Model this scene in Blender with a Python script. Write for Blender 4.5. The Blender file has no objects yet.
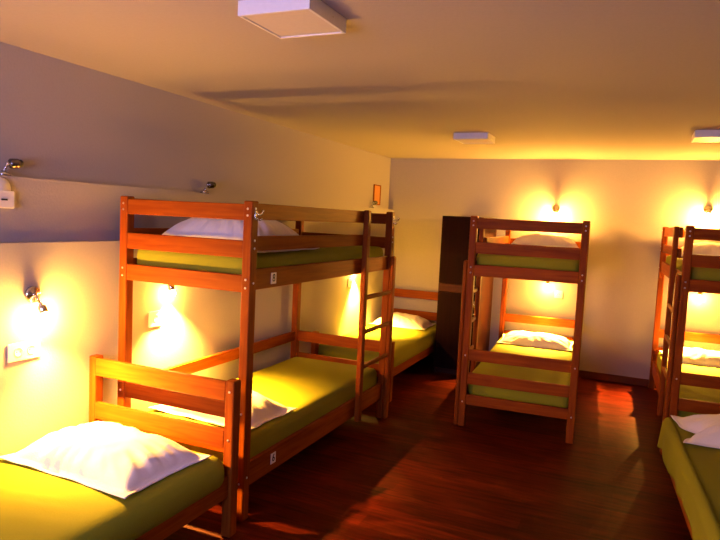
import bpy, bmesh, math, random
from mathutils import Vector, Matrix, noise
random.seed(7)
C = bpy.context.scene.collection
S = bpy.context.scene
R = math.radians

# ------------------------------------------------------------------ materials
def new_mat(name):
    m = bpy.data.materials.new(name); m.use_nodes = True
    nt = m.node_tree; b = nt.nodes['Principled BSDF']
    return m, nt, b

def plain(name, col, rough=.5, metal=0, bump=0, bscale=60, spec=.5):
    m, nt, b = new_mat(name)
    b.inputs['Base Color'].default_value = (*col, 1)
    b.inputs['Roughness'].default_value = rough
    b.inputs['Metallic'].default_value = metal
    b.inputs['Specular IOR Level'].default_value = spec
    tc = nt.nodes.new('ShaderNodeTexCoord')
    n = nt.nodes.new('ShaderNodeTexNoise'); n.inputs['Scale'].default_value = bscale
    n.inputs['Detail'].default_value = 4
    nt.links.new(tc.outputs['Object'], n.inputs['Vector'])
    if bump:
        bp = nt.nodes.new('ShaderNodeBump'); bp.inputs['Strength'].default_value = bump
        bp.inputs['Distance'].default_value = .004
        nt.links.new(n.outputs['Fac'], bp.inputs['Height'])
        nt.links.new(bp.outputs['Normal'], b.inputs['Normal'])
    mx = nt.nodes.new('ShaderNodeMix'); mx.data_type = 'RGBA'
    mx.inputs['A'].default_value = (*[c*.93 for c in col], 1)
    mx.inputs['B'].default_value = (*[min(1, c*1.05) for c in col], 1)
    nt.links.new(n.outputs['Fac'], mx.inputs['Factor'])
    nt.links.new(mx.outputs['Result'], b.inputs['Base Color'])
    return m

def wood(name, axis, ca, cb, rough=.5, spec=.07):
    m, nt, b = new_mat(name)
    tc = nt.nodes.new('ShaderNodeTexCoord'); mp = nt.nodes.new('ShaderNodeMapping')
    sc = [26, 26, 26]; sc[axis] = 1.6
    mp.inputs['Scale'].default_value = sc
    oi = nt.nodes.new('ShaderNodeObjectInfo')
    vm = nt.nodes.new('ShaderNodeVectorMath'); vm.operation = 'ADD'
    mul = nt.nodes.new('ShaderNodeMath'); mul.operation = 'MULTIPLY'; mul.inputs[1].default_value = 37
    nt.links.new(oi.outputs['Random'], mul.inputs[0])
    nt.links.new(tc.outputs['Object'], vm.inputs[0]); nt.links.new(mul.outputs[0], vm.inputs[1])
    nt.links.new(vm.outputs[0], mp.inputs['Vector'])
    n = nt.nodes.new('ShaderNodeTexNoise'); n.inputs['Scale'].default_value = 1.6
    n.inputs['Detail'].default_value = 5; n.inputs['Distortion'].default_value = .8
    nt.links.new(mp.outputs[0], n.inputs['Vector'])
    r = nt.nodes.new('ShaderNodeValToRGB')
    r.color_ramp.elements[0].position = .35; r.color_ramp.elements[0].color = (*ca, 1)
    r.color_ramp.elements[1].position = .68; r.color_ramp.elements[1].color = (*cb, 1)
    nt.links.new(n.outputs['Fac'], r.inputs[0]); nt.links.new(r.outputs[0], b.inputs['Base Color'])
    b.inputs['Roughness'].default_value = rough; b.inputs['Specular IOR Level'].default_value = spec
    bp = nt.nodes.new('ShaderNodeBump'); bp.inputs['Strength'].default_value = .12
    bp.inputs['Distance'].default_value = .002
    nt.links.new(n.outputs['Fac'], bp.inputs['Height']); nt.links.new(bp.outputs[0], b.inputs['Normal'])
    return m

PINE_A, PINE_B = (.165, .030, .0028), (.235, .054, .0048)
WX, WY, WZ = (wood('varnished_pine_' + 'xyz'[i], i, PINE_A, PINE_B) for i in range(3))
DARK = wood('dark_wardrobe_wood', 2, (.007, .0010, .0006), (.012, .0018, .0009), .6, .06)
DARK2 = wood('lighter_wardrobe_wood', 0, (.040, .009, .004), (.055, .013, .006), .55, .15)
BASE = wood('baseboard_wood', 0, (.10, .03, .014), (.15, .045, .02), .4)
WALL = plain('white_wall_plaster', (.37, .345, .37), .9, bump=.25, bscale=90, spec=.1)
CEIL = plain('white_ceiling_paint', (.42, .385, .39), .9, bump=.15, bscale=70, spec=.1)
SHEET = plain('green_cotton_sheet', (.215, .225, .016), .85, bump=.25, bscale=140, spec=.12)
LINEN = plain('white_cotton_pillowcase', (.80, .77, .80), .9, bump=.25, bscale=150, spec=.1)
CHROME = plain('chrome', (.75, .74, .74), .16, 1)
DCHROME = plain('dark_chrome', (.22, .21, .22), .15, 1)
STEEL = plain('bolt_steel', (.7, .68, .66), .3, 1)
PLASTIC = plain('white_plastic', (.82, .80, .78), .4)
FRAMEW = plain('white_painted_metal', (.80, .79, .82), .4)
DIFF = plain('frosted_diffuser', (.68, .64, .60), .5)
PAPER = plain('white_label', (.80, .75, .68), .6)
INK = plain('black_ink', (.02, .02, .02), .6)
BLACK = plain('black_plastic', (.02, .02, .02), .4)
GLASSOFF = plain('frosted_bulb_glass', (.75, .75, .75), .2)

def floor_mat():
    m, nt, b = new_mat('laminate_planks')
    tc = nt.nodes.new('ShaderNodeTexCoord')
    br = nt.nodes.new('ShaderNodeTexBrick')
    br.inputs['Scale'].default_value = 1
    br.inputs['Brick Width'].default_value = 1.2; br.inputs['Row Height'].default_value = .125
    br.inputs['Mortar Size'].default_value = .0015; br.offset = .37
    br.inputs['Color1'].default_value = (.0, .0, .0, 1); br.inputs['Color2'].default_value = (1, 1, 1, 1)
    br.inputs['Mortar'].default_value = (.0, .0, .0, 1); br.inputs['Bias'].default_value = 0
    nt.links.new(tc.outputs['Object'], br.inputs['Vector'])
    mp = nt.nodes.new('ShaderNodeMapping'); mp.inputs['Scale'].default_value = (1.8, 16, 1)
    nt.links.new(tc.outputs['Object'], mp.inputs['Vector'])
    n = nt.nodes.new('ShaderNodeTexNoise'); n.inputs['Scale'].default_value = 2
    n.inputs['Detail'].default_value = 6; n.inputs['Distortion'].default_value = .6
    nt.links.new(mp.outputs[0], n.inputs['Vector'])
    r = nt.nodes.new('ShaderNodeValToRGB')
    r.color_ramp.elements[0].position = .3; r.color_ramp.elements[0].color = (.022, .002, .0008, 1)
    r.color_ramp.elements[1].position = .72; r.color_ramp.elements[1].color = (.115, .0125, .003, 1)
    nt.links.new(n.outputs['Fac'], r.inputs[0])
    mx = nt.nodes.new('ShaderNodeMix'); mx.data_type = 'RGBA'; mx.blend_type = 'MULTIPLY'
    mx.inputs['Factor'].default_value = .55
    r2 = nt.nodes.new('ShaderNodeValToRGB')
    r2.color_ramp.elements[0].color = (.22, .18, .16, 1); r2.color_ramp.elements[1].color = (1, 1, 1, 1)
    nt.links.new(br.outputs['Color'], r2.inputs[0])
    nt.links.new(r.outputs[0], mx.inputs['A']); nt.links.new(r2.outputs[0], mx.inputs['B'])
    nt.links.new(mx.outputs['Result'], b.inputs['Base Color'])
    b.inputs['Roughness'].default_value = .42; b.inputs['Specular IOR Level'].default_value = .05
    bp = nt.nodes.new('ShaderNodeBump'); bp.inputs['Strength'].default_value = .1; bp.inputs['Distance'].default_value = .003
    nt.links.new(n.outputs['Fac'], bp.inputs['Height']); nt.links.new(bp.outputs[0], b.inputs['Normal'])
    return m
FLOOR = floor_mat()

def bulb_mat(name, strength, col):
    m, nt, b = new_mat(name)
    nt.nodes.remove(b)
    e = nt.nodes.new('ShaderNodeEmission')
    e.inputs['Color'].default_value = (*col, 1); e.inputs['Strength'].default_value = strength
    nt.links.new(e.outputs[0], nt.nodes['Material Output'].inputs[0])
    return m
WARM = (1.0, .45, .055)
BULB = bulb_mat('lit_bulb', 5300, WARM)
BULB_REAR = bulb_mat('lit_bulb_rear', 7500, WARM)
BULB_LO = bulb_mat('lit_bulb_shaded', 2100, WARM)
BULB_HI = bulb_mat('lit_bulb_upper', 10500, WARM)

# ------------------------------------------------------------------ helpers
def obj(name, bm, mat, parent=None, smooth=False):
    me = bpy.data.meshes.new(name)
    bmesh.ops.recalc_face_normals(bm, faces=bm.faces[:])
    bm.to_mesh(me); bm.free()
    me.materials.append(mat)
    if smooth:
        for p in me.polygons: p.use_smooth = True
    o = bpy.data.objects.new(name, me); C.objects.link(o)
    if parent: o.parent = parent
    return o

def add_box(bm, x0, x1, y0, y1, z0, z1, bev=0, seg=2):
    r = bmesh.ops.create_cube(bm, size=1)
    for v in r['verts']:
        v.co = Vector((x0 + (v.co.x+.5)*(x1-x0), y0 + (v.co.y+.5)*(y1-y0), z0 + (v.co.z+.5)*(z1-z0)))
    if bev:
        es = list({e for v in r['verts'] for e in v.link_edges})
        bmesh.ops.bevel(bm, geom=es, offset=bev, segments=seg, affect='EDGES', profile=.5)
    return bm

def box(*a, **k):
    return add_box(bmesh.new(), *a, **k)

def add_cyl(bm, p, q, r1, r2=None, seg=20, caps=True):
    p, q = Vector(p), Vector(q); d = q-p
    rot = d.to_track_quat('Z', 'Y').to_matrix().to_4x4()
    M = Matrix.Translation((p+q)/2) @ rot
    bmesh.ops.create_cone(bm, cap_ends=caps, segments=seg, radius1=r1, radius2=r1 if r2 is None else r2, depth=d.length, matrix=M)
    return bm

def add_lathe(bm, p, d, prof, seg=24):
    """revolve (distance along d, radius) pairs about the axis d through p"""
    p, d = Vector(p), Vector(d).normalized()
    a = d.orthogonal().normalized(); b = d.cross(a)
    rings = []
    for t, r in prof:
        rings.append([bm.verts.new(p + d*t + (a*math.cos(2*math.pi*k/seg) + b*math.sin(2*math.pi*k/seg))*max(r, 1e-4)) for k in range(seg)])
    for i in range(len(rings)-1):
        for k in range(seg):
            bm.faces.new((rings[i][k], rings[i][(k+1) % seg], rings[i+1][(k+1) % seg], rings[i+1][k]))
    bm.faces.new(rings[0]); bm.faces.new(rings[-1])
    return bm

def add_tube(bm, pts, r, seg=12):
    for i in range(len(pts)-1):
        add_cyl(bm, pts[i], pts[i+1], r, seg=seg)
        if i: bmesh.ops.create_uvsphere(bm, u_segments=seg, v_segments=8, radius=r, matrix=Matrix.Translation(pts[i]))
    return bm

def thing(name, label, cat, loc=(0, 0, 0), rotz=0, group=None):
    o = bpy.data.objects.new(name, None); C.objects.link(o)
    o.empty_display_size = .1
    o.location = loc; o.rotation_euler = (0, 0, rotz)
    o['label'] = label; o['category'] = cat
    if group: o['group'] = group
    return o

def dup(root, loc, rotz, label, group=None, skip=()):
    r = root.copy(); C.objects.link(r); r.location = loc; r.rotation_euler = (0, 0, rotz); r['label'] = label
    if group: r['group'] = group
    for ch in list(root.children):
        if ch.name.split('.')[0] in skip: continue
        c = ch.copy(); C.objects.link(c); c.parent = r
        for g in ch.children:
            d = g.copy(); C.objects.link(d); d.parent = c
    return r

def struct(name, bm, mat, parent=None):
    o = obj(name, bm, mat, parent)
    if parent is None: o['kind'] = 'structure'
    return o

# ------------------------------------------------------------------ the room
XL_LOW, XL_MID, XL_UP = -2.645, -2.68, -2.745     # the stepped left wall
Z1, Z2, ZC = 1.405, 1.715, 2.33
YB, YF, XR = 7.016, -1.0, 2.5
struct('floor', box(XL_UP-.2, XR+.2, YF-.2, YB+.2, -.1, 0), FLOOR)
struct('ceiling', box(XL_UP-.2, XR+.2, YF-.2, YB+.2, ZC, ZC+.1), CEIL)
bm = bmesh.new()
prof = [(XL_UP-.2, 0), (XL_LOW, 0), (XL_LOW, Z1), (XL_MID, Z1), (XL_MID, Z2), (XL_UP, Z2), (XL_UP, ZC), (XL_UP-.2, ZC)]
a = [bm.verts.new((x, YF, z)) for x, z in prof]; b = [bm.verts.new((x, YB, z)) for x, z in prof]
for i in range(len(prof)):
    j = (i+1) % len(prof); bm.faces.new((a[i], a[j], b[j], b[i]))
bm.faces.new(a); bm.faces.new(b)
struct('wall_left', bm, WALL)
struct('wall_back', box(XL_UP-.2, XR+.2, YB, YB+.2, 0, ZC), WALL)
struct('wall_right', box(XR, XR+.2, YF, YB, 0, ZC), WALL)
# wall behind the camera with a window that lets the dusk in
WX0, WX1, WZ0, WZ1 = -2.1, -.5, .95, 2.0
bm = bmesh.new()
add_box(bm, XL_UP-.2, WX0, YF-.2, YF, 0, ZC); add_box(bm, WX1, XR+.2, YF-.2, YF, 0, ZC)
add_box(bm, WX0, WX1, YF-.2, YF, 0, WZ0); add_box(bm, WX0, WX1, YF-.2, YF, WZ1, ZC)
struct('wall_front', bm, WALL)
win = bpy.data.objects.new('window_1', None); C.objects.link(win); win['kind'] = 'structure'
bm = bmesh.new()
for x0, x1, z0, z1 in ((WX0, WX0+.06, WZ0, WZ1), (WX1-.06, WX1, WZ0, WZ1), (WX0+.06, WX1-.06, WZ0, WZ0+.06), (WX0+.06, WX1-.06, WZ1-.06, WZ1), (-1.33, -1.27, WZ0+.06, WZ1-.06)):
    add_box(bm, x0, x1, YF-.14, YF-.08, z0, z1, .004)
struct('window_frame', bm, FRAMEW, win)
struct('baseboard_back', box(XL_LOW, XR, YB-.014, YB, 0, .075, bev=.003), BASE)
struct('baseboard_right', box(XR-.014, XR, YF, YB-.014, 0, .075, bev=.003), BASE)

# ------------------------------------------------------------------ beds
def rounded_slab(x0, x1, y0, y1, z0, z1, rad=.045, step=.03, amp=.003, creases=(), seed=0):
    """mattress in a tight sheet: rounded edges, a slightly uneven top and a few raised creases"""
    bm = bmesh.new()
    nx, ny = int((x1-x0)/step), int((y1-y0)/step)
    nz = 5
    cx, cy, cz = (x0+x1)/2, (y0+y1)/2, (z0+z1)/2
    hx, hy, hz = (x1-x0)/2, (y1-y0)/2, (z1-z0)/2
    bmesh.ops.create_cube(bm, size=2)
    def cuts(axis, n):
        es = [e for e in bm.edges if abs(e.verts[0].co[axis]-e.verts[1].co[axis]) > 1e-6]
        bmesh.ops.subdivide_edges(bm, edges=es, cuts=n, use_grid_fill=True)
    cuts(0, nx); cuts(1, ny); cuts(2, nz)
    for v in bm.verts:
        p = Vector((v.co.x*hx, v.co.y*hy, v.co.z*hz))
        q = Vector((max(-hx+rad, min(hx-rad, p.x)), max(-hy+rad, min(hy-rad, p.y)), max(-hz+rad, min(hz-rad, p.z))))
        d = p-q
        if d.length > 1e-6: p = q + d.normalized()*rad
        w = Vector((cx+p.x, cy+p.y, cz+p.z))
        if p.z > 0:
            k = noise.noise(Vector((w.x*3+seed, w.y*3, 0)))*amp*1.6 + noise.noise(Vector((w.x*11, w.y*8+seed, 3)))*amp*.5
            for ax, ay, bx, by, h in creases:
                A, B = Vector((ax, ay)), Vector((bx, by)); u = Vector((p.x, p.y))-A; ab = B-A
                t = max(0, min(1, u.dot(ab)/ab.length_squared)); dist = (u-ab*t).length
                k += h*math.exp(-(dist/.011)**2)
            w.z += k*min(1, p.z/hz*1.4)
        v.co = w
    return bm

BW, BL = .868, 2.0
HX, HY = BW/2, BL/2
PX, PY = .054, .06
END_LOW = ((.178, .258), (.343, .432), (.531, .619))
END_UP = ((1.195, 1.284), (1.37, 1.458), (1.56, 1.642))

def post(t, sx, sy, h, hx=HX, hy=HY, ins=0):
    x0 = sx*(hx-ins) - (PX if sx > 0 else 0); y0 = sy*(hy-ins) - (PY if sy > 0 else 0)
    p = obj('post', box(x0, x0+PX, y0, y0+PY, 0, h, bev=.008, seg=3), WZ, t)
    return p

def bolt(t, p, d):
    bm = bmesh.new(); add_lathe(bm, p, d, [(-.004, .006), (.0015, .006), (.003, .004), (.0032, 0)], 12)
    return obj('bolt', bm, STEEL, t, True)

def make_bunk(label):
    t = thing('bunk_bed', label, 'bunk bed', group='pine bunk beds')
    for sx in (-1, 1):
        for sy in (-1, 1): post(t, sx, sy, 1.658)
    xi = HX-PX+.001
    for sy in (-1, 1):
        yc = sy*(HY-PY/2) + sy*.012
        for z0, z1 in END_LOW + END_UP:
            obj('end_rail', box(-xi, xi, yc-.0125, yc+.0125, z0, z1, bev=.004), WX, t)
    yi = HY-PY+.001
    ygate = HY-.595           # guard rails of the ladder side stop at the ladder
    xo = HX-.03
    obj('side_rail', box(xo-.012, xo+.014, -yi, yi, .165, .295, bev=.004), WY, t)
    obj('side_rail', box(xo-.012, xo+.014, -yi, yi, 1.205, 1.312, bev=.004), WY, t)
    obj('side_rail', box(-xo-.014, -xo+.012, -yi, yi, .165, .295, bev=.004), WY, t)
    obj('side_rail', box(-xo-.014, -xo+.012, -yi, yi, 1.205, 1.312, bev=.004), WY, t)
    for z0, z1 in ((1.405, 1.482), (1.565, 1.648)):
        obj('guard_rail', box(xo-.012, xo+.014, -yi, ygate+.04, z0, z1, bev=.004), WY, t)
        obj('guard_rail', box(-xo-.014, -xo+.012, -yi, yi, z0, z1, bev=.004), WY, t)
    obj('guard_rail', box(-xo-.014, -xo+.012, -yi, yi, .535, .615, bev=.004), WY, t)
    # slat bases
    for z in (.20, 1.222):
        bm = bmesh.new()
        for k in range(14):
            y = -yi+.06+k*(2*yi-.12)/13
            add_box(bm, -xo+.0125, xo-.0125, y-.03, y+.03, z, z+.016, .003)
        obj('slat_base', bm, WX, t)
    # ladder on the +x side, at the +y end
    la = obj('ladder', box(HX-.0135, HX+.026, ygate, ygate+.058, .13, 1.655, bev=.01, seg=3), WZ, t)
    obj('upright', box(HX+.0005, HX+.034, HY-.062, HY-.002, 0, 1.312, bev=.014, seg=3), WZ, la)
    for z in (.51, .765, 1.015):
        obj('rung', box(HX+.003, HX+.024, ygate+.057, HY-.061, z, z+.034, bev=.008, seg=2), WY, la)
    # mattresses in their sheets
    cr = [(-.28, -.55, -.02, -.36, .006), (-.24, -.50, .03, -.30, .006), (-.4, .2, .38, .23, .003), (-.4, .75, .4, .73, .003)]
    obj('mattress', rounded_slab(-xo+.018, xo-.018, -HY+PY*.5+.03, HY-PY*.5-.03, .222, .412, creases=cr), SHEET, t, True)
    obj('mattress', rounded_slab(-xo+.018, xo-.018, -HY+PY*.5+.03, HY-PY*.5-.03, 1.242, 1.384, creases=cr, seed=5), SHEET, t, True)
    # bolts
    for sx in (-1, 1):
        for sy in (-1, 1):
            x = sx*(HX-PX/2)
            for z in (1.585, 1.618, 1.22, 1.262, .20, .57):
                bolt(t, (x, sy*HY, z), (0, sy, 0))
    for sy in (-1, 1):
        for z in (1.62, 1.46, 1.42, 1.245, .23):
            if sy < 0 or z > 1.32: bolt(t, (HX, sy*(HY-PY/2), z), (1, 0, 0))
    return t

bunk1 = make_bunk('pine bunk bed along the left wall, with two coat hooks on its posts')
bunk1.location = (-1.738-HX, 3.60, 0)
A2 = R(3.5)
bunk2 = dup(bunk1, (-.798, 5.848, 0), R(180)+A2, 'pine bunk bed end on at the back wall, right beside the dark wardrobe')
bunk3 = dup(bunk1, (.722, 5.94, 0), R(180)+R(2), 'pine bunk bed at the right edge, behind the loose low bed')

bunk2.scale.y = 1.11; bunk3.scale.y = 1.05

def text_mesh(ch, size):
    cu = bpy.data.curves.new('digit', 'FONT'); cu.body = ch; cu.size = size; cu.align_x = 'CENTER'; cu.align_y = 'CENTER'
    cu.extrude = .0006; cu.offset = .0012
    o = bpy.data.objects.new('digit', cu); C.objects.link(o)
    dg = bpy.context.evaluated_depsgraph_get()
    me = bpy.data.meshes.new_from_object(o.evaluated_get(dg))
    bpy.data.objects.remove(o)
    return me

def number_plate(parent, y, z, ch, label):
    x = HX-.0155
    p = obj('number_plate', box(x-.0005, x+.003, y-.025, y+.025, z-.03, z+.03, bev=.001), PAPER, parent)
    p['label'] = label
    me = text_mesh(ch, .058); me.materials.clear(); me.materials.append(INK)
    me.transform(Matrix.Translation((x+.0034, y, z)) @ Matrix.Rotation(R(90), 4, 'Z') @ Matrix.Rotation(R(90), 4, 'X'))
    d = bpy.data.objects.new('digit', me); C.objects.link(d); d.parent = p
number_plate(bunk1, -.755, 1.255, '8', 'white number plate on the upper side rail')
number_plate(bunk1, -.69, .237, '6', 'white number plate on the lower side rail')

def coat_hook(parent, y, z):
    x = HX
    bm = bmesh.new()
    add_box(bm, x-.001, x+.004, y-.009, y+.009, z-.022, z+.026, .002)
    add_tube(bm, [Vector((x+.003, y, z+.012)), Vector((x+.026, y, z+.004)), Vector((x+.040, y, z+.012)), Vector((x+.046, y, z+.03))], .0042)
    add_tube(bm, [Vector((x+.003, y, z-.012)), Vector((x+.018, y-.012, z-.022)), Vector((x+.026, y-.022, z-.012))], .0036)
    add_tube(bm, [Vector((x+.003, y, z-.012)), Vector((x+.018, y+.012, z-.022)), Vector((x+.026, y+.022, z-.012))], .0036)
    h = obj('coat_hook', bm, CHROME, parent, True); h['label'] = 'chrome coat hook on the post'
coat_hook(bunk1, -HY+PY/2, 1.585)
coat_hook(bunk1, HY-PY/2, 1.585)

def make_single(label, w, l, loc, rotz=0, head=True):
    """single bed, head at +y"""
    t = thing('single_bed', label, 'bed', loc, rotz, group='low pine single beds')
    hx, hy = w/2, l/2
    for sx in (-1, 1):
        post(t, sx, 1, .785 if head else .206, hx, hy, 0 if head else .16)
        post(t, sx, -1, .535 if head else .206, hx, hy, 0 if head else .16)
    xi = hx-PX+.001
    yc = hy-PY+.014
    if head:
        for z0, z1 in ((.205, .30), (.443, .537), (.682, .778)):
            obj('head_rail', box(-xi, xi, yc-.0125, yc+.0125, z0, z1, bev=.004), WX, t)
    else:
        obj('head_rail', box(-xi, xi, yc-.0125, yc+.0125, .205, .30, bev=.004), WX, t)
    yc = -hy+PY/2
    obj('foot_rail', box(-xi, xi, yc-.0125, yc+.0125, .205, .31, bev=.004), WX, t)
    if head: obj('foot_rail', box(-xi, xi, yc-.0125, yc+.0125, .44, .525, bev=.006), WX, t)
    xo = hx-.03; yi = hy-PY+.001 if head else hy-.028
    for s in (-1, 1):
        obj('side_rail', box(s*xo-.013, s*xo+.013, -yi, yi, .205, .315, bev=.004), WY, t)
    bm = bmesh.new()
    for k in range(14):
        y = -yi+.06+k*(2*yi-.12)/13
        add_box(bm, -xo+.0135, xo-.0135, y-.03, y+.03, .225, .243, .003)
    obj('slat_base', bm, WX, t)
    cr = [(-.30, .05, .24, .16, .006), (-.28, .11, .20, .215, .006), (.02, -.02, .36, .10, .004), (-.4, .32, -.1, .2, .004)]
    if head:
        obj('mattress', rounded_slab(-hx+.004, hx-.006, -hy+.05, hy-.055, .2445, .425, rad=.08, creases=cr, step=.025), SHEET, t, True)
    else:
        obj('mattress', rounded_slab(-hx+.012, hx-.012, -hy+.012, hy-.075, .318, .45, rad=.05), SHEET, t, True)
    if head: bolt(t, (hx-PX/2, hy-PY, .73), (0, -1, 0)); bolt(t, (hx-PX/2, hy-PY, .49), (0, -1, 0))
    return t

bedA = make_single('pine single bed at the left front corner under a lit lamp', .955, 2.0, (-2.178, 1.50, 0))
bedB = make_single('pine single bed in the back left corner, beside the dark wardrobe', .80, 2.0, (-2.253, 5.99, 0), R(.4))
bedC = make_single('low bed at the right edge with a hanging green sheet', .90, 2.0, (.765, 3.38, 0), R(4), head=False)

# sheet hanging over the left side and head corner of bed C
def hanging_sheet(parent, hx, y0, y1, ztop):
    bm = bmesh.new()
    n = 80; rows = 14
    path = []      # runs along the left edge then round the head corner
    L1 = y1-y0
    total = L1+.5
    grid = []
    for i in range(n+1):
        s = total*i/n
        if s <= L1: base = Vector((-hx, y0+s)); nrm = Vector((-1, 0))
        else: base = Vector((-hx+(s-L1), y1)); nrm = Vector((0, 1))
        dcorner = abs(s-L1)
        if dcorner < .06:
            k = (s-L1)/.12+.5; nrm = Vector((-math.cos(k*math.pi/2), math.sin(k*math.pi/2)))
        drop = .135 + .02*math.sin(s*5.3) + .012*math.sin(s*13) + .05*math.exp(-(dcorner/.12)**2)
        col = []
        for j in range(rows+1):
            f = j/rows
            if f < .25:
                a = f/.25*math.pi/2
                off = .035*math.sin(a)-.035; z = ztop+.003-.035*(1-math.cos(a))
            else:
                g = (f-.25)/.75
                fold = .004*g*math.sin(s*9)+.004*g*math.sin(s*23+1) + .016*g*math.exp(-(dcorner/.1)**2)
                off = .006+fold+.006*g; z = ztop-.032-drop*g
            p = base+nrm*off
            col.append(bm.verts.new((p.x, p.y, z)))
        grid.append(col)
    for i in range(n):
        for j in range(rows):
            bm.faces.new((grid[i][j], grid[i+1][j], grid[i+1][j+1], grid[i][j+1]))
    o = obj('hanging_sheet', bm, SHEET, parent, True)
    m = o.modifiers.new('thick', 'SOLIDIFY'); m.thickness = .003; m.offset = 1
    return o
hanging_sheet(bedC, .45-.008, -.98, 1.0-.071, .45)

# ------------------------------------------------------------------ pillows
def pillow(label, loc, rotz, w=.74, d=.48, h=.13, seed=1, tilt=0, notch=0):
    bm = bmesh.new()
    nu, nv = 72, 52
    def P(u, v, top):
        au, av = abs(u), abs(v)
        x = w/2*u*(1-.07*(1-v*v)*au); y = d/2*v*(1-.09*(1-u*u)*av)
        if notch and u < 0: x += notch*au**3*math.exp(-((v+.25)/.28)**2)
        uu, vv = min(1, au/.93), min(1, av/.90)      # flat flange outside
        body = max(0, (1-uu**3.0))**.55*max(0, (1-vv**2.6))**.6
        wr = noise.noise(Vector((x*6+seed*7, y*6, seed)))*.9+noise.noise(Vector((x*15, y*15+seed*3, 2)))*.45
        rad = math.atan2(v, u)
        edge = max(uu, vv)
        pleat = noise.noise(Vector((math.cos(rad)*7+seed, math.sin(rad)*7, edge*1.2)))*1.7*math.exp(-((edge-.78)/.2)**2)
        lift = .010*(au*av)**3+.006*noise.noise(Vector((u*3+seed, v*3, 9)))*max(uu, vv)**6
        if top:
            z = h*body+wr*.014*(.3+body)*(1-max(uu, vv)**8)+pleat*.009*min(1, body*4) + .008
        else:
            z = .004*(1-body)
        return Vector((x, y, z+lift*(max(uu, vv)**4)))
    T = [[bm.verts.new(P(-1+2*i/nu, -1+2*j/nv, True)) for j in range(nv+1)] for i in range(nu+1)]
    B = [[bm.verts.new(P(-1+2*i/nu, -1+2*j/nv, False)) for j in range(nv+1)] for i in range(nu+1)]
    for i in range(nu):
        for j in range(nv):
            bm.faces.new((T[i][j], T[i+1][j], T[i+1][j+1], T[i][j+1]))
            bm.faces.new((B[i][j+1], B[i+1][j+1], B[i+1][j], B[i][j]))
    for i in range(nu):
        bm.faces.new((T[i+1][0], T[i][0], B[i][0], B[i+1][0])); bm.faces.new((T[i][nv], T[i+1][nv], B[i+1][nv], B[i][nv]))
    for j in range(nv):
        bm.faces.new((T[0][j], T[0][j+1], B[0][j+1], B[0][j])); bm.faces.new((T[nu][j+1], T[nu][j], B[nu][j], B[nu][j+1]))
    o = obj('pillow', bm, LINEN, None, True)
    o.location = loc; o.rotation_euler = (tilt, 0, rotz)
    o['label'] = label; o['category'] = 'pillow'; o['group'] = 'white pillows on the beds'
    return o

pillow('large white pillow with pleated edge on the bed at the left front', (-2.155, 2.095, .427), R(-2), .79, .53, .125, 3)
pillow('white pillow on the lower bunk beside the left wall', (-2.16, 3.00, .4135), R(-3), .72, .50, .115, 4)
pillow('greyish white pillow on the upper bunk beside the left wall', (-2.16, 3.06, 1.3855), R(2), .76, .74, .20, 5)
pillow('white pillow on the bed in the back left corner', (-2.295, 6.50, .427), R(2), .64, .46, .115, 6)
pillow('white pillow on the lower bunk next to the wardrobe', (-.83, 6.44, .4135), A2, .74, .50, .095, 7)
pillow('white pillow on the upper bunk next to the wardrobe', (-.81, 6.40, 1.3855), A2+R(2), .72, .46, .13, 8)
pillow('white pillow on the lower bunk at the right edge', (.69, 6.55, .4135), R(2), .74, .50, .10, 9)
pillow('white pillow on the upper bunk at the right edge', (.69, 6.53, 1.3855), A2, .72, .46, .13, 10)
pillow('white pillow with a folded corner on the low bed at the right edge', (.70, 4.02, .453), R(4), .78, .52, .11, 11, notch=.10)

# ------------------------------------------------------------------ lamps
def make_lamp(label, loc, rotz, aim, lit=None, elbow=(.05, .0, -.03), group='chrome wall lamps', watts=60, cone=110, blend=.95):
    """mounting disc on the wall (local +x points into the room), arm, cup head and bulb"""
    t = thing('wall_lamp', label, 'lamp', loc, rotz, group)
    bm = bmesh.new(); add_lathe(bm, (0, 0, 0), (1, 0, 0), [(0, .040), (.012, .040), (.018, .034), (.020, .012), (.024, .010), (.026, .009)], 32)
    obj('mounting_disc', bm, CHROME, t, True)
    e = Vector(elbow); a = Vector(aim).normalized()
    bm = bmesh.new(); add_tube(bm, [Vector((.022, 0, 0)), e], .0055)
    bmesh.ops.create_uvsphere(bm, u_segments=16, v_segments=10, radius=.009, matrix=Matrix.Translation(e))
    obj('arm', bm, CHROME, t, True)
    bm = bmesh.new()
    add_lathe(bm, e, a, [(.004, .009), (.006, .016), (.012, .0205), (.044, .0205), (.046, .0195), (.046, .017), (.043, .016)], 28)
    obj('cup', bm, CHROME, t, True)
    bm = bmesh.new()
    add_lathe(bm, e, a, [(.0435, .011), (.050, .0155), (.060, .020), (.068, .0215), (.076, .019), (.082, .012), (.0845, .005), (.085, 0)], 16)
    obj('bulb', bm, lit or GLASSOFF, t, True)
    # the reflector of the bulb throws most of its light forward
    L = bpy.data.lights.new('reflector_beam', 'SPOT'); L.energy = watts; L.color = WARM
    L.spot_size = R(cone); L.spot_blend = blend; L.shadow_soft_size = .016
    b = bpy.data.objects.new('reflector_beam', L); C.objects.link(b); b.parent = t
    b.location = e + a*.103; b.rotation_euler = a.to_track_quat('-Z', 'Y').to_euler()
    return t

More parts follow.
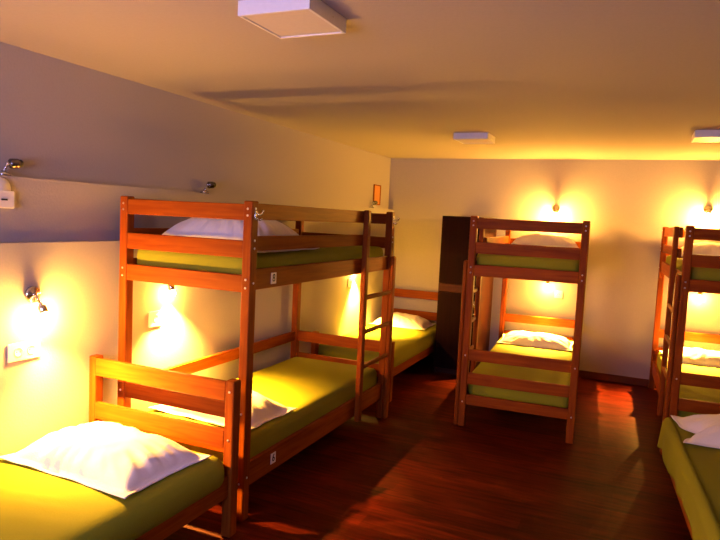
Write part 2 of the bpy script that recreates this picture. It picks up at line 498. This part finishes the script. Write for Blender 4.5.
make_lamp('lit chrome lamp on the left wall above the front bed', (XL_LOW, 2.088, 1.155), 0, (.38, .18, -1), BULB, (.045, .012, -.045), watts=700)
make_lamp('lit chrome lamp on the left wall inside the lower bunk', (XL_LOW, 3.02, 1.175), 0, (.16, .05, -1), BULB_LO, (.032, .015, -.035), watts=2200)
make_lamp('lit chrome lamp on the left wall over the back corner bed', (XL_LOW, 5.86, 1.13), 0, (.16, .12, -1), BULB_LO, (.032, .0, -.03), watts=1700, cone=88, blend=.8)
make_lamp('lit chrome lamp on the back wall over the upper bunk beside the wardrobe', (-.80, YB, 1.80), R(-90), (.25, 0, -1), BULB_HI, (.075, .0, -.005), watts=60)
make_lamp('lit chrome lamp on the back wall over the lower bunk beside the wardrobe', (-.82, YB, 1.04), R(-90), (.55, 0, -1), BULB_LO, (.055, .0, -.025), watts=2600, cone=85)
make_lamp('lit chrome lamp on the back wall over the upper bunk at the right edge', (.645, YB, 1.85), R(-90), (.25, 0, -1), BULB_HI, (.075, .0, -.005), watts=60)
make_lamp('lit chrome lamp on the back wall over the lower bunk at the right edge', (.635, YB, 1.06), R(-90), (.55, 0, -1), BULB_LO, (.055, .0, -.025), watts=2600, cone=85)

make_lamp('lit chrome lamp on the left wall behind the camera, out of the picture', (XL_LOW, -.45, 1.155), 0, (.15, -.2, -1), BULB_REAR, (.045, .012, -.045), watts=60)

def make_ledge_lamp(label, y, flip=1):
    """the same lamp standing unlit on the wall ledge"""
    t = thing('wall_lamp', label, 'lamp', (XL_UP+.033, y, Z2), 0, 'unlit lamps on the ledge')
    bm = bmesh.new(); add_lathe(bm, (0, 0, 0), (0, 0, 1), [(0, .030), (.010, .030), (.016, .026), (.018, .012), (.026, .009)], 32)
    obj('mounting_disc', bm, CHROME, t, True)
    e = Vector((.012, .012*flip, .058))
    bm = bmesh.new(); add_tube(bm, [Vector((0, 0, .022)), e], .0065)
    bmesh.ops.create_uvsphere(bm, u_segments=16, v_segments=10, radius=.010, matrix=Matrix.Translation(e))
    obj('arm', bm, CHROME, t, True)
    a = Vector((.25, 1*flip, .10)).normalized()
    bm = bmesh.new(); add_lathe(bm, e, a, [(.004, .009), (.006, .018), (.012, .0235), (.044, .0235), (.046, .0225), (.046, .020), (.043, .019)], 28)
    obj('cup', bm, DCHROME, t, True)
    bm = bmesh.new(); add_lathe(bm, e, a, [(.0435, .010), (.047, .015), (.053, .0185), (.060, .0185), (.066, .014), (.0695, 0)], 16)
    obj('bulb', bm, BLACK, t, True)
make_ledge_lamp('unlit lamp on the left wall ledge above the wall switch', 1.99)
make_ledge_lamp('unlit lamp on the left wall ledge above the upper bunk pillow', 3.47)
make_ledge_lamp('unlit lamp on the left wall ledge near the back corner', 6.42)

# ------------------------------------------------------------------ sockets and switch
def socket(label, loc, rotz, w, h, n):
    t = thing('wall_socket', label, 'socket', loc, rotz, 'wall sockets under the lamps')
    obj('plate', box(0, .009, -w/2, w/2, -h/2, h/2, bev=.003), PLASTIC, t)
    for k in range(n):
        y = (k-(n-1)/2)*.07
        bm = bmesh.new(); add_lathe(bm, (.008, y, 0), (1, 0, 0), [(0, .024), (.003, .024), (.0032, .020), (.0012, .018), (.0011, 0)], 28)
        o = obj('outlet', bm, PLASTIC, t, True)
        for dy in (-.0095, .0095):
            bm = bmesh.new(); add_cyl(bm, (.008, y+dy, 0), (.0098, y+dy, 0), .0027, seg=10)
            obj('hole', bm, BLACK, o)
    return t
socket('wide white socket plate on the left wall above the front bed', (XL_LOW, 2.045, .885), 0, .175, .088, 2)
socket('white socket on the left wall inside the lower bunk', (XL_LOW, 2.94, .925), 0, .115, .095, 1)
socket('white socket on the left wall over the back corner bed', (XL_LOW, 5.78, .93), 0, .09, .09, 1)
socket('white socket on the back wall over the lower bunk beside the wardrobe', (-.705, YB, .875), R(-90), .085, .085, 1)

t = thing('wall_switch', 'white switch box on the left wall just below the ledge', 'switch', (XL_MID, 1.945, 1.635), 0)
obj('box', box(0, .030, -.055, .055, -.07, .01, bev=.004), PLASTIC, t)
bm = bmesh.new(); add_lathe(bm, (0, -.004, .018), (1, 0, 0), [(0, .052), (.014, .052), (.022, .046), (.026, 0)], 32)
obj('dome', bm, PLASTIC, t, True)
obj('button', box(.0295, .033, -.012, .018, -.034, -.026, bev=.001), BLACK, t)

t = thing('orange_panel', 'small orange framed panel above the ledge in the back left corner', 'picture', (XL_UP, 6.62, 1.872), 0)  # flat orange rectangle with a thin rim
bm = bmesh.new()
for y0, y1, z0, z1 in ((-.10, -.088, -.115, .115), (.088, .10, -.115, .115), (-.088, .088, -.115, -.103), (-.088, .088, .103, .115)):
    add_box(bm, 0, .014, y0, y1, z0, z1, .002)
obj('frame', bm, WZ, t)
obj('print', box(0, .007, -.089, .089, -.104, .104), plain('orange_panel_face', (.50, .20, .04), .6), t)

# ------------------------------------------------------------------ ceiling lights
def ceiling_light(label, loc, rotz=0):
    t = thing('ceiling_light', label, 'ceiling light', loc, rotz, 'square ceiling lights')
    s, h = .142, .052
    bm = bmesh.new()
    for x0, x1, y0, y1 in ((-s, s, -s, -s+.012), (-s, s, s-.012, s), (-s, -s+.012, -s+.012, s-.012), (s-.012, s, -s+.012, s-.012)):
        add_box(bm, x0, x1, y0, y1, -h, 0, .0015)
    obj('frame', bm, FRAMEW, t)
    obj('diffuser', box(-s+.011, s-.011, -s+.011, s-.011, -h+.004, -.002, bev=.001), DIFF, t)
    bm = bmesh.new(); add_cyl(bm, (s-.001, .03, -.026), (s+.002, .03, -.026), .0035, seg=10)
    obj('screw', bm, STEEL, t)
    return t
cl = ceiling_light('large looking square white ceiling light nearest the camera', (-1.178, 1.985, ZC), R(0))
dup(cl, (-1.275, 5.14, ZC), 0, 'small looking square ceiling light in front of the middle bunk')
dup(cl, (.475, 5.14, ZC), 0, 'square ceiling light at the right edge of the picture')

# ------------------------------------------------------------------ wardrobe
t = thing('wardrobe', 'dark brown wardrobe against the back wall between two beds', 'wardrobe', (-1.631, 6.625, 0))
wx, wy0, wy1, H = .211, -.365, .385, 1.665
bm = bmesh.new()
add_box(bm, -wx, -wx+.018, wy0+.02, wy1, 0, H); add_box(bm, wx-.018, wx, wy0+.02, wy1, 0, H)
add_box(bm, -wx+.018, wx-.018, wy0+.02, wy1, H-.018, H); add_box(bm, -wx+.018, wx-.018, wy1-.01, wy1, .0, H-.018)
add_box(bm, -wx+.018, wx-.018, wy0+.05, wy1-.01, .0, .06)
obj('carcass', bm, DARK2, t)  # lighter brown than the doors: lamplight on the side put into the colour
obj('door', box(-wx+.002, wx-.002, wy0, wy0+.019, .965, H-.003, bev=.002), DARK, t)
obj('middle_front', box(-wx+.002, wx-.002, wy0, wy0+.019, .875, .961, bev=.002), DARK2, t)  # lighter brown band between the two doors
d2 = obj('door', box(-wx+.002, wx-.002, wy0, wy0+.019, .065, .871, bev=.002), DARK, t)
bm = bmesh.new()
add_tube(bm, [Vector((wx-.026, wy0+.001, .745)), Vector((wx-.026, wy0-.022, .745)), Vector((wx-.026, wy0-.022, .80)), Vector((wx-.026, wy0+.001, .80))], .005)
obj('handle', bm, CHROME, d2, True)
bm = bmesh.new(); add_lathe(bm, (wx-.022, wy0+.001, .665), (0, -1, 0), [(0, .012), (.006, .012), (.008, .009), (.0085, 0)], 20)
obj('lock', bm, CHROME, d2, True)

# ------------------------------------------------------------------ daylight, world
la = bpy.data.lights.new('dusk_daylight', 'AREA'); la.shape = 'RECTANGLE'
la.size, la.size_y = WX1-WX0, WZ1-WZ0
la.energy = 118; la.color = (.46, .46, 1.0)
lo = bpy.data.objects.new('dusk_daylight', la); C.objects.link(lo)
lo.location = ((WX0+WX1)/2, YF-.22, (WZ0+WZ1)/2); lo.rotation_euler = (R(90), 0, 0)

w = bpy.data.worlds.new('dusk'); S.world = w; w.use_nodes = True
w.node_tree.nodes['Background'].inputs[0].default_value = (.30, .38, .75, 1)
w.node_tree.nodes['Background'].inputs[1].default_value = .6

# ------------------------------------------------------------------ camera
f, yaw, pit, rol = 619.172, -.41352, .083968, .0484459
fw = Vector((math.sin(yaw)*math.cos(pit), math.cos(yaw)*math.cos(pit), -math.sin(pit)))
r0 = Vector((math.cos(yaw), -math.sin(yaw), 0)); u0 = r0.cross(fw)
rr = r0*math.cos(rol)+u0*math.sin(rol); uu = u0*math.cos(rol)-r0*math.sin(rol)
cd = bpy.data.cameras.new('camera'); co = bpy.data.objects.new('camera', cd); C.objects.link(co)
cd.sensor_width = 36; cd.lens = f/720*36; cd.clip_start = .02
M = Matrix((rr, uu, -fw)).transposed().to_4x4(); M.translation = (0, 0, 1.6)
co.matrix_world = M
S.camera = co

S.view_settings.view_transform = 'Standard'; S.view_settings.look = 'None'
S.view_settings.gamma = 1; S.view_settings.use_curve_mapping = False
S.view_settings.exposure = -.25
